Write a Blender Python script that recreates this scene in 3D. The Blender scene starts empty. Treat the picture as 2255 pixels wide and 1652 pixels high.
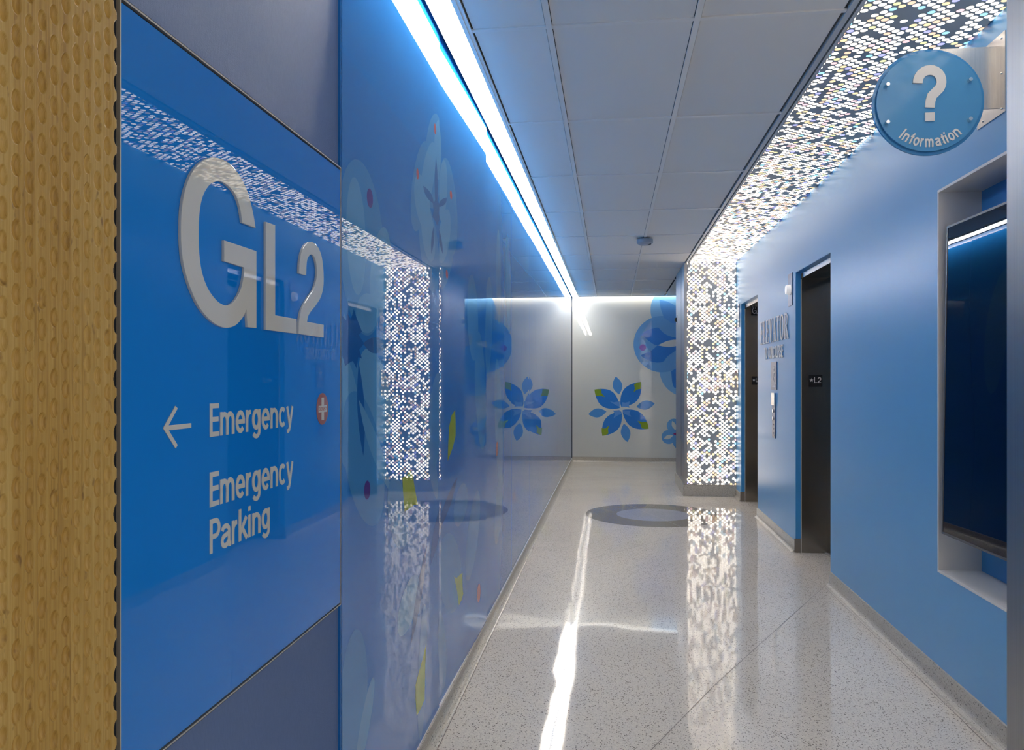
import bpy, math, random
import numpy as np
from mathutils import Vector, Matrix
rnd = random.Random(7)
SC = bpy.context.scene
COL = SC.collection

# ------------------------------------------------------------------ camera
EYE = 1.47            # camera height above the floor
CEIL = EYE + 1.479    # ceiling height
F, TH, YH = 1738.0, 0.1247, 836.45
cam = bpy.data.cameras.new('camera')
cam.sensor_width = 36.0
cam.lens = 36.0 * F / 2255.0
cam.shift_y = (YH - 826.0) / 2255.0
cam.clip_start = 0.05
camo = bpy.data.objects.new('camera', cam)
camo.location = (0, 0, EYE)
camo.rotation_euler = (math.pi / 2, 0, TH)
COL.objects.link(camo)
SC.camera = camo

# ------------------------------------------------------------------ world and exposure
wd = bpy.data.worlds.new('world'); SC.world = wd; wd.use_nodes = True
bg = wd.node_tree.nodes['Background']
bg.inputs[0].default_value = (0.90, 0.89, 0.86, 1)
bg.inputs[1].default_value = 0.62
SC.view_settings.view_transform = 'Standard'
SC.view_settings.look = 'None'
SC.view_settings.gamma = 1.0
SC.view_settings.use_curve_mapping = False
SC.view_settings.exposure = 1.32
STRIP = 9.5          # radiance of the linear ceiling light
COVE = 3.2
DOT = 1.7             # radiance of the backlit holes

# ------------------------------------------------------------------ measuring helpers
cT, sT = math.cos(TH), math.sin(TH)
XL0, XLK = -0.742, 0.0033          # left wall plane x = XL0 + XLK*y
XR = 1.56                          # right wall plane
YB = 14.2                          # back wall plane
def on_x(x, y, X):
    t = (x - 1127.5) / F
    Y = -X * (cT + t * sT) / (sT - t * cT)
    return Y, EYE + (YH - y) * (Y * cT - X * sT) / F
def on_y(x, y, Y):
    t = (x - 1127.5) / F
    X = Y * (t * cT - sT) / (cT + t * sT)
    return X, EYE + (YH - y) * (Y * cT - X * sT) / F
def on_left(x, y):
    X = XL0
    for _ in range(6):
        Y, Z = on_x(x, y, X); X = XL0 + XLK * Y
    return Y, Z

# ------------------------------------------------------------------ materials
def nmat(name):
    m = bpy.data.materials.new(name); m.use_nodes = True
    return m, m.node_tree.nodes, m.node_tree.links, m.node_tree.nodes['Principled BSDF']
def mat(name, col, rough=0.5, metal=0.0, coat=0.0, spec=0.5, em=None, ems=0.0):
    m, N, L, b = nmat(name)
    b.inputs['Base Color'].default_value = (*col, 1)
    b.inputs['Roughness'].default_value = rough
    b.inputs['Metallic'].default_value = metal
    b.inputs['Specular IOR Level'].default_value = spec
    if coat:
        b.inputs['Coat Weight'].default_value = coat
        b.inputs['Coat Roughness'].default_value = 0.01
    if em:
        b.inputs['Emission Color'].default_value = (*em, 1)
        b.inputs['Emission Strength'].default_value = ems
    return m
class G:
    """small node-graph writer"""
    def __init__(s, N, L): s.N, s.L = N, L
    def m(s, op, a, b=None, c=None):
        n = s.N.new('ShaderNodeMath'); n.operation = op
        for i, v in enumerate((a, b, c)):
            if v is None: continue
            if isinstance(v, (int, float)): n.inputs[i].default_value = v
            else: s.L.new(v, n.inputs[i])
        return n.outputs[0]
    def node(s, t, **k):
        n = s.N.new(t)
        for a, v in k.items(): setattr(n, a, v)
        return n
    def pos(s):
        return s.N.new('ShaderNodeNewGeometry').outputs['Position']
    def xyz(s, v):
        n = s.N.new('ShaderNodeSeparateXYZ'); s.L.new(v, n.inputs[0]); return n.outputs
    def comb(s, x, y, z=0.0):
        n = s.N.new('ShaderNodeCombineXYZ')
        for i, v in enumerate((x, y, z)):
            if isinstance(v, (int, float)): n.inputs[i].default_value = v
            else: s.L.new(v, n.inputs[i])
        return n.outputs[0]
    def scale(s, v, sc, loc=(0, 0, 0)):
        n = s.N.new('ShaderNodeMapping'); n.inputs['Scale'].default_value = sc
        n.inputs['Location'].default_value = loc
        s.L.new(v, n.inputs[0]); return n.outputs[0]
    def noise(s, v, sc, det=2.0, rough=0.5):
        n = s.N.new('ShaderNodeTexNoise'); n.inputs['Scale'].default_value = sc
        n.inputs['Detail'].default_value = det; n.inputs['Roughness'].default_value = rough
        s.L.new(v, n.inputs['Vector']); return n.outputs[0]
    def ramp(s, v, stops, interp='LINEAR'):
        n = s.N.new('ShaderNodeValToRGB'); r = n.color_ramp; r.interpolation = interp
        while len(r.elements) < len(stops): r.elements.new(0.5)
        for e, (p, c) in zip(r.elements, stops):
            e.position = p; e.color = (*c, 1) if len(c) == 3 else c
        s.L.new(v, n.inputs[0]); return n.outputs[0]
    def mix(s, f, a, b):
        n = s.N.new('ShaderNodeMix'); n.data_type = 'RGBA'
        for i, v in ((0, f), (6, a), (7, b)):
            if isinstance(v, (int, float)): n.inputs[i].default_value = v
            elif isinstance(v, tuple): n.inputs[i].default_value = (*v, 1)
            else: s.L.new(v, n.inputs[i])
        return n.outputs[2]
    def bump(s, h, dist, strength, b):
        n = s.N.new('ShaderNodeBump'); n.inputs['Distance'].default_value = dist
        n.inputs['Strength'].default_value = strength
        s.L.new(h, n.inputs['Height']); s.L.new(n.outputs[0], b.inputs['Normal']); return n

def m_terrazzo(name, base, dark, rough=0.05, wave=True, dens=0.75, sc=132):
    m, N, L, b = nmat(name); g = G(N, L); p = g.pos()
    v = N.new('ShaderNodeTexVoronoi'); v.inputs['Scale'].default_value = sc; L.new(p, v.inputs['Vector'])
    cr = g.xyz(v.outputs['Color'])
    size = g.m('MULTIPLY', cr[1], 0.46)
    chip = g.m('MULTIPLY', g.m('LESS_THAN', v.outputs['Distance'], size), g.m('LESS_THAN', cr[0], dens))
    v2 = N.new('ShaderNodeTexVoronoi'); v2.inputs['Scale'].default_value = sc * 1.7; L.new(p, v2.inputs['Vector'])
    c2 = g.xyz(v2.outputs['Color'])
    light = g.m('MULTIPLY', g.m('SUBTRACT', c2[2], 0.5), 0.22)
    cl = g.noise(p, 0.9, 3)
    bc = g.mix(g.ramp(cl, [(0.35, (0, 0, 0)), (0.65, (1, 1, 1))]), base, tuple(x * 0.93 for x in base))
    hs = N.new('ShaderNodeHueSaturation'); L.new(bc, hs.inputs['Color'])
    L.new(g.m('ADD', 1.0, light), hs.inputs['Value'])
    dk = g.mix(cr[2], dark, tuple(x * 1.9 for x in dark))
    L.new(g.mix(chip, hs.outputs[0], dk), b.inputs['Base Color'])
    b.inputs['Roughness'].default_value = rough
    b.inputs['Specular IOR Level'].default_value = 0.27
    if wave:
        n1 = g.noise(g.scale(p, (1.0, 0.75, 1.0)), 2.6, 1.0)
        g.bump(n1, 0.004, 0.7, b)
    return m

def m_dots(name, axes):
    """perforated metal sheet, backlit: round holes on a diamond grid"""
    m, N, L, b = nmat(name); g = G(N, L)
    q = g.xyz(g.pos()); x, y = q[axes[0]], q[axes[1]]
    A, B, R = 0.0544, 0.0463, 0.0145
    s = g.m('ADD', g.m('DIVIDE', x, A), g.m('DIVIDE', y, B))
    t = g.m('SUBTRACT', g.m('DIVIDE', x, A), g.m('DIVIDE', y, B))
    S, T = g.m('ROUND', s), g.m('ROUND', t)
    cx = g.m('MULTIPLY', g.m('ADD', S, T), A / 2); cy = g.m('MULTIPLY', g.m('SUBTRACT', S, T), B / 2)
    dx, dy = g.m('SUBTRACT', x, cx), g.m('SUBTRACT', y, cy)
    d2 = g.m('ADD', g.m('MULTIPLY', dx, dx), g.m('MULTIPLY', dy, dy))
    hole = g.m('LESS_THAN', d2, R * R)
    w = N.new('ShaderNodeTexWhiteNoise'); w.noise_dimensions = '2D'; L.new(g.comb(S, T), w.inputs['Vector'])
    wc = g.xyz(w.outputs['Color'])
    nz = g.noise(g.comb(cx, cy), 9.0, 0.0)
    on = g.m('LESS_THAN', g.m('ADD', wc[0], g.m('MULTIPLY', g.m('SUBTRACT', nz, 0.5), 0.8)), 0.76)
    mask = g.m('MULTIPLY', hole, on)
    white = (1.0, 0.90, 0.78)
    k = DOT * 2 ** 1.32 / 1.25
    tint = g.ramp(wc[1], [(0.0, (1.0, 0.88, 0.74)), (0.71, (1.0 / k * 1.1, 0.74 / k, 0.33 / k)), (0.80, (1.1 / k, 0.60 / k, 0.36 / k)),
                          (0.86, (1.05 / k, 0.58 / k, 0.58 / k)), (0.91, (0.44 / k, 0.42 / k, 1.05 / k)),
                          (0.95, (0.33 / k, 0.75 / k, 1.0 / k)), (0.98, (0.75 / k, 0.72 / k, 0.30 / k))], 'CONSTANT')
    L.new(tint, b.inputs['Emission Color'])
    L.new(g.m('MULTIPLY', mask, DOT), b.inputs['Emission Strength'])
    L.new(g.mix(mask, (0.50, 0.50, 0.50), (0.7, 0.68, 0.62)), b.inputs['Base Color'])
    b.inputs['Roughness'].default_value = 0.38
    m.cycles.emission_sampling = 'FRONT_BACK'
    return m

def m_glass(name, col, ripple=0.0, rough=0.006, spec=0.5):
    """back-painted glass: colour under a polished surface"""
    m, N, L, b = nmat(name); g = G(N, L)
    b.inputs['Base Color'].default_value = (*col, 1)
    b.inputs['Roughness'].default_value = rough
    b.inputs['Specular IOR Level'].default_value = spec
    if ripple:
        n1 = g.noise(g.scale(g.pos(), (1, 1.5, 0.45)), 1.0, 0.0)
        g.bump(n1, 0.0030 * ripple, 1.0, b)
    return m

def m_brushed(name, col, rough, axis=2, amt=0.15):
    m, N, L, b = nmat(name); g = G(N, L)
    sc = [260, 260, 260]; sc[axis] = 2.0
    n = g.noise(g.scale(g.pos(), tuple(sc)), 1.0, 3)
    L.new(g.mix(n, tuple(c * (1 - amt) for c in col), tuple(min(1, c * (1 + amt)) for c in col)), b.inputs['Base Color'])
    b.inputs['Metallic'].default_value = 1.0
    b.inputs['Roughness'].default_value = rough
    b.inputs['Anisotropic'].default_value = 0.6
    g.bump(n, 0.0004, 0.15, b)
    return m

def m_fabric():
    m, N, L, b = nmat('blue_wallcovering'); g = G(N, L); p = g.pos()
    n = g.noise(g.scale(p, (1, 900, 60)), 1.0, 3, 0.7)
    n2 = g.noise(g.scale(p, (1, 250, 420)), 1.0, 2, 0.6)
    h = g.m('ADD', n, g.m('MULTIPLY', n2, 0.8))
    L.new(g.mix(n, (0.11, 0.165, 0.33), (0.20, 0.28, 0.50)), b.inputs['Base Color'])
    b.inputs['Roughness'].default_value = 0.5
    b.inputs['Specular IOR Level'].default_value = 0.12
    g.bump(h, 0.0012, 0.55, b)
    return m

def m_paint(name, col, rough=0.32, bump=0.15):
    m, N, L, b = nmat(name); g = G(N, L); p = g.pos()
    b.inputs['Base Color'].default_value = (*col, 1)
    b.inputs['Roughness'].default_value = rough
    n = g.noise(g.scale(p, (1, 1, 0.5)), 3.0, 2)
    g.bump(n, 0.004, bump, b)
    return m

def m_bamboo():
    m, N, L, b = nmat('carved_bamboo'); g = G(N, L); p = g.pos(); q = g.xyz(p)
    plank = g.m('FLOOR', g.m('DIVIDE', q[1], 0.0335))
    w = N.new('ShaderNodeTexWhiteNoise'); w.noise_dimensions = '1D'; L.new(plank, w.inputs['W'])
    strip = g.noise(g.comb(g.m('MULTIPLY', q[1], 260.0), g.m('MULTIPLY', q[2], 5.0), plank), 1.0, 3, 0.6)
    fine = g.noise(g.comb(g.m('MULTIPLY', q[1], 1300.0), g.m('MULTIPLY', q[2], 16.0), 0.0), 1.0, 2)
    knot = g.noise(g.comb(g.m('MULTIPLY', q[1], 95.0), g.m('MULTIPLY', q[2], 38.0), g.m('MULTIPLY', plank, 3.7)), 1.0, 2)
    f = g.m('ADD', g.m('MULTIPLY', strip, 0.75), g.m('ADD', g.m('MULTIPLY', fine, 0.28), g.m('MULTIPLY', w.outputs[0], 0.22)))
    c = g.ramp(f, [(0.30, (0.29, 0.135, 0.020)), (0.55, (0.56, 0.315, 0.062)), (0.85, (0.72, 0.47, 0.14))])
    kk = g.ramp(knot, [(0.66, (0, 0, 0)), (0.78, (1, 1, 1))])
    c = g.mix(g.m('MULTIPLY', g.xyz(kk)[0], 0.65), c, (0.17, 0.060, 0.010))
    L.new(c, b.inputs['Base Color'])
    b.inputs['Roughness'].default_value = 0.5
    g.bump(fine, 0.0006, 0.25, b)
    return m

M = {}
M['floor'] = m_terrazzo('polished_terrazzo', (0.72, 0.655, 0.565), (0.13, 0.11, 0.09))
M['base'] = m_terrazzo('terrazzo_base', (0.52, 0.48, 0.41), (0.10, 0.095, 0.085), rough=0.22, wave=False, dens=0.5, sc=150)
M['ring'] = m_terrazzo('grey_terrazzo', (0.27, 0.24, 0.19), (0.05, 0.05, 0.045), dens=0.5)
M['ring_in'] = m_terrazzo('lavender_terrazzo', (0.40, 0.40, 0.44), (0.11, 0.11, 0.13), dens=0.5)
M['joint'] = mat('zinc_divider', (0.16, 0.13, 0.11), 0.35, 0.3)
M['tile'] = m_paint('ceiling_tile_white', (0.96, 0.895, 0.81), 0.8, 0.04)
M['tbar'] = mat('ceiling_grid_white', (0.97, 0.91, 0.83), 0.45)
M['dark'] = mat('dark_gap_and_shade', (0.012, 0.013, 0.016), 0.7)
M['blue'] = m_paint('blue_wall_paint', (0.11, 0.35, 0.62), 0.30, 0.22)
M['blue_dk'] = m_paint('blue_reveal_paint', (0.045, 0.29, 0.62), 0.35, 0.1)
M['fabric'] = m_fabric()
M['sign'] = m_glass('sign_blue_glass', (0.004, 0.24, 0.80))
M['mural'] = m_glass('mural_blue_glass', (0.018, 0.215, 0.64), 0.12)
M['pale1'] = m_glass('print_pale', (0.065, 0.29, 0.64), 0.12)
M['pale2'] = m_glass('print_paler', (0.12, 0.37, 0.68), 0.12)
M['deep'] = m_glass('print_deep_blue', (0.010, 0.135, 0.46), 0.12)
M['deep2'] = m_glass('print_slate_blue', (0.035, 0.16, 0.43), 0.12)
M['lime'] = m_glass('print_lime', (0.36, 0.46, 0.02), 0.12)
M['plum'] = m_glass('print_plum', (0.085, 0.05, 0.30), 0.12)
M['salmon'] = m_glass('print_salmon', (0.55, 0.13, 0.12), 0.12)
M['bw'] = m_glass('white_back_glass', (0.62, 0.63, 0.585), 0.06)
M['b_mid'] = m_glass('print_mid_blue', (0.10, 0.30, 0.66), 0.06)
M['b_lt'] = m_glass('print_light_blue', (0.20, 0.43, 0.70), 0.06)
M['b_lt2'] = m_glass('print_sky_blue', (0.13, 0.34, 0.64), 0.06)
M['b_dk'] = m_glass('print_royal_blue', (0.035, 0.20, 0.60), 0.06)
M['b_sm'] = m_glass('print_leaf_blue', (0.085, 0.29, 0.66), 0.06)
M['b_cross'] = m_glass('print_cross_blue', (0.12, 0.30, 0.66), 0.06)
M['b_gr'] = m_glass('print_leaf_green', (0.25, 0.37, 0.025), 0.06)
M['b_pu'] = m_glass('print_violet', (0.16, 0.07, 0.42), 0.06)
M['b_red'] = m_glass('print_magenta', (0.32, 0.02, 0.14), 0.06)
M['letter'] = m_glass('letter_warm_white', (0.76, 0.725, 0.66), rough=0.03)
M['letter_m'] = mat('letter_matte_white', (0.78, 0.75, 0.71), 0.4)
M['steel'] = m_brushed('brushed_steel', (0.55, 0.54, 0.53), 0.26)
M['steel_dk'] = m_brushed('elevator_steel', (0.34, 0.31, 0.27), 0.22)
M['steel_h'] = m_brushed('header_steel', (0.62, 0.61, 0.60), 0.25, 1)
M['alu'] = mat('satin_aluminium', (0.60, 0.56, 0.51), 0.42, 0.55)
M['clad'] = m_brushed('column_cladding', (0.50, 0.475, 0.44), 0.45)
M['kick'] = mat('bronze_kickplate', (0.28, 0.25, 0.22), 0.35, 0.8)
M['gtrim'] = mat('grey_trim', (0.68, 0.67, 0.65), 0.45, 0.1)
M['white'] = mat('niche_white', (0.66, 0.645, 0.62), 0.42)
M['black'] = mat('black_plastic', (0.012, 0.012, 0.014), 0.35)
M['bezel'] = mat('tv_bezel', (0.13, 0.13, 0.13), 0.35, 0.5)
M['screen'] = m_glass('tv_screen', (0.001, 0.003, 0.014), 0.0, 0.012, 0.28)
M['plate'] = mat('plate_blue_grey', (0.13, 0.17, 0.27), 0.28, 0.6)
M['red'] = m_glass('symbol_red', (0.46, 0.17, 0.14), rough=0.05)
M['disc'] = m_glass('disc_blue_acrylic', (0.085, 0.31, 0.58), rough=0.12)
M['disc2'] = m_glass('disc_rim_acrylic', (0.06, 0.28, 0.58), rough=0.06)
M['bolt'] = mat('bolt_steel', (0.75, 0.75, 0.74), 0.15, 1.0)
M['det'] = mat('detector_plastic', (0.42, 0.43, 0.46), 0.5)
M['lens'] = mat('lantern_lens', (0.85, 0.83, 0.80), 0.3, em=(1.0, 0.97, 0.92), ems=0.15)
M['strip'] = mat('linear_light_lens', (0.9, 0.9, 0.9), 0.5, em=(1.0, 0.975, 0.93), ems=STRIP)
M['cove'] = mat('cove_light_lens', (0.9, 0.9, 0.9), 0.5, em=(1.0, 0.96, 0.88), ems=COVE)
M['down'] = mat('panel_light_lens', (0.9, 0.9, 0.9), 0.5, em=(1.0, 0.97, 0.93), ems=4.0)
M['dotz'] = m_dots('backlit_perforated_upright', (0, 2))
M['doth'] = m_dots('backlit_perforated_soffit', (0, 1))
M['bamboo'] = m_bamboo()
# tv glass is a touch wavy
g_ = G(M['screen'].node_tree.nodes, M['screen'].node_tree.links)
g_.bump(g_.noise(g_.scale(g_.pos(), (1, 1.3, 1.0)), 1.0, 0.0), 0.008, 1.0, M['screen'].node_tree.nodes['Principled BSDF'])

# ------------------------------------------------------------------ mesh building
class Fr:
    """frame: u to the right, v up, w out of the surface"""
    def __init__(s, o, U, V, W): s.o, s.U, s.V, s.W = Vector(o), Vector(U).normalized(), Vector(V).normalized(), Vector(W).normalized()
    def __call__(s, u, v, w=0.0): return s.o + s.U * u + s.V * v + s.W * w
WORLD = Fr((0, 0, 0), (1, 0, 0), (0, 1, 0), (0, 0, 1))
LEFT = Fr((XL0, 0, 0), (XLK, 1, 0), (0, 0, 1), (1, -XLK, 0))
RIGHT = Fr((XR, 0, 0), (0, -1, 0), (0, 0, 1), (-1, 0, 0))    # u = -y
def facing(Y): return Fr((0, Y, 0), (1, 0, 0), (0, 0, 1), (0, -1, 0))

class MB:
    def __init__(s): s.v, s.f, s.mi, s.mats = [], [], [], []
    def mid(s, m):
        m = M[m] if isinstance(m, str) else m
        if m not in s.mats: s.mats.append(m)
        return s.mats.index(m)
    def box(s, a, b, m, fr=WORLD):
        i = len(s.v); k = s.mid(m)
        for z in (a[2], b[2]):
            for y in (a[1], b[1]):
                for x in (a[0], b[0]): s.v.append(fr(x, y, z))
        flip = fr.U.cross(fr.V).dot(fr.W) < 0
        for q in ((0, 2, 3, 1), (4, 5, 7, 6), (0, 1, 5, 4), (2, 6, 7, 3), (0, 4, 6, 2), (1, 3, 7, 5)):
            q = tuple(i + t for t in q); s.f.append(q[::-1] if flip else q); s.mi.append(k)
        return s
    def poly(s, pts, w, m, fr):
        if len(pts) < 3: return s
        i = len(s.v); k = s.mid(m)
        if area(pts) < 0: pts = pts[::-1]
        s.v += [fr(p[0], p[1], w) for p in pts]
        s.f.append(tuple(range(i, i + len(pts)))); s.mi.append(k); return s
    def prism(s, pts, w0, w1, m, fr, side=None, bev=0.0):
        if area(pts) < 0: pts = pts[::-1]
        n = len(pts); k = s.mid(m); ks = s.mid(side or m)
        rings = [(pts, w0), (pts, w1)]
        i = len(s.v)
        for P, w in rings: s.v += [fr(p[0], p[1], w) for p in P]
        s.f.append(tuple(range(i + n, i + 2 * n))); s.mi.append(k)
        s.f.append(tuple(range(i + n - 1, i - 1, -1))); s.mi.append(k)
        for a in range(n):
            b = (a + 1) % n
            s.f.append((i + a, i + b, i + n + b, i + n + a)); s.mi.append(ks)
        return s
    def build(s, name, parent=None, org=None, smooth=False, bevel=0.0):
        o0 = Vector(org) if org is not None else (Vector(parent['_org']) if parent is not None and '_org' in parent else Vector((0, 0, 0)))
        me = bpy.data.meshes.new(name)
        me.from_pydata([tuple(Vector(p) - o0) for p in s.v], [], s.f)
        for m in s.mats: me.materials.append(m)
        for p, k in zip(me.polygons, s.mi): p.material_index = k
        if smooth:
            for p in me.polygons: p.use_smooth = True
        me.update()
        o = bpy.data.objects.new(name, me); COL.objects.link(o)
        if parent is not None: o.parent = parent
        else: o.location = o0
        if bevel:
            bv = o.modifiers.new('bevel', 'BEVEL'); bv.width = bevel; bv.segments = 2; bv.limit_method = 'ANGLE'
        if smooth:
            pass
        o['_org'] = tuple(o0)
        return o
def area(P): return sum(P[i][0] * P[(i + 1) % len(P)][1] - P[(i + 1) % len(P)][0] * P[i][1] for i in range(len(P)))
def cyl(mb, fr, c, r, w0, w1, m, n=24, r1=None):
    P0 = [(c[0] + r * math.cos(2 * math.pi * k / n), c[1] + r * math.sin(2 * math.pi * k / n)) for k in range(n)]
    if r1 is None: return mb.prism(P0, w0, w1, m, fr)
    P1 = [(c[0] + r1 * math.cos(2 * math.pi * k / n), c[1] + r1 * math.sin(2 * math.pi * k / n)) for k in range(n)]
    i = len(mb.v); kk = mb.mid(m)
    mb.v += [fr(p[0], p[1], w0) for p in P0] + [fr(p[0], p[1], w1) for p in P1]
    mb.f.append(tuple(range(i + n, i + 2 * n))); mb.mi.append(kk)
    mb.f.append(tuple(range(i + n - 1, i - 1, -1))); mb.mi.append(kk)
    for a in range(n):
        b = (a + 1) % n; mb.f.append((i + a, i + b, i + n + b, i + n + a)); mb.mi.append(kk)
    return mb
def tag(o, label=None, cat=None, group=None, kind=None):
    if label: o['label'] = label
    if cat: o['category'] = cat
    if group: o['group'] = group
    if kind: o['kind'] = kind
    return o
def thing(name, loc, label, cat, group=None, kind=None):
    o = bpy.data.objects.new(name, None); COL.objects.link(o); o.location = loc
    o.empty_display_size = 0.1; o['_org'] = tuple(loc)
    return tag(o, label, cat, group, kind)
def struct(name, mb, **k):
    return tag(mb.build(name, **k), kind='structure')
def rect(a, b): return [(a[0], a[1]), (b[0], a[1]), (b[0], b[1]), (a[0], b[1])]
def ell(cx, cy, rx, ry, rot=0.0, n=40, a0=0.0, a1=360.0):
    out = []
    full = abs(a1 - a0) >= 360
    for k in range(n if full else n + 1):
        a = math.radians(a0 + (a1 - a0) * k / n); x, y = rx * math.cos(a), ry * math.sin(a)
        r = math.radians(rot); out.append((cx + x * math.cos(r) - y * math.sin(r), cy + x * math.sin(r) + y * math.cos(r)))
    return out
def lens(A, B, w, n=14, skew=0.5):
    ax, ay = A; bx, by = B; dx, dy = bx - ax, by - ay; L = math.hypot(dx, dy); nx, ny = -dy / L, dx / L
    up, dn = [], []
    for k in range(n + 1):
        t = k / n; h = w * (math.sin(math.pi * t ** (math.log(0.5) / math.log(skew)))) ** 0.9
        up.append((ax + dx * t + nx * h, ay + dy * t + ny * h)); dn.append((ax + dx * t - nx * h, ay + dy * t - ny * h))
    return up + dn[-2:0:-1]
def spline(P, n=5):
    out = []
    for i in range(len(P) - 1):
        p0 = P[max(i - 1, 0)]; p1 = P[i]; p2 = P[i + 1]; p3 = P[min(i + 2, len(P) - 1)]
        for k in range(n):
            t = k / n
            out.append(tuple(0.5 * (2 * p1[c] + (p2[c] - p0[c]) * t + (2 * p0[c] - 5 * p1[c] + 4 * p2[c] - p3[c]) * t * t + (3 * p1[c] - p0[c] - 3 * p2[c] + p3[c]) * t ** 3) for c in (0, 1)))
    out.append(P[-1]); return out
def clip(P, c, keep_greater, ax=0):
    out = []
    for i in range(len(P)):
        a, b = P[i], P[(i + 1) % len(P)]
        ia = (a[ax] >= c) == keep_greater; ib = (b[ax] >= c) == keep_greater
        if ia: out.append(a)
        if ia != ib:
            t = (c - a[ax]) / (b[ax] - a[ax]); out.append((a[0] + (b[0] - a[0]) * t, a[1] + (b[1] - a[1]) * t))
    return out

# ------------------------------------------------------------------ lettering: strokes of even weight
def stroke(pts, w, closed=False):
    """list of quads/polygons covering a stroke with mitred joints"""
    n = len(pts); L, R = [], []
    for i in range(n):
        p = Vector(pts[i])
        a = Vector(pts[i - 1]) if (i > 0 or closed) else None
        b = Vector(pts[(i + 1) % n]) if (i < n - 1 or closed) else None
        d1 = (p - a).normalized() if a is not None else None
        d2 = (b - p).normalized() if b is not None else None
        if d1 is None: d1 = d2
        if d2 is None: d2 = d1
        nn = Vector((-(d1.y + d2.y), d1.x + d2.x)); nn = nn.normalized() if nn.length > 1e-6 else Vector((-d1.y, d1.x))
        k = max(0.35, nn.dot(Vector((-d1.y, d1.x)))); h = w / 2 / k
        L.append(tuple(p + nn * h)); R.append(tuple(p - nn * h))
    if closed: return L, R
    return L + R[::-1]
def A(cx, cy, rx, ry, a0, a1, n=12): return ell(cx, cy, rx, ry, 0, n, a0, a1) if abs(a1 - a0) < 360 else ell(cx, cy, rx, ry, 0, n * 2)
W0 = 0.155
def arch(x0, x1, top=0.645, y0=0.0): 
    cx, rx = (x0 + x1) / 2, (x1 - x0) / 2
    return [(x0, 0.30)] + A(cx, 0.44, rx, top - 0.44, 180, 0, 10) + [(x1, y0)]
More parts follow.
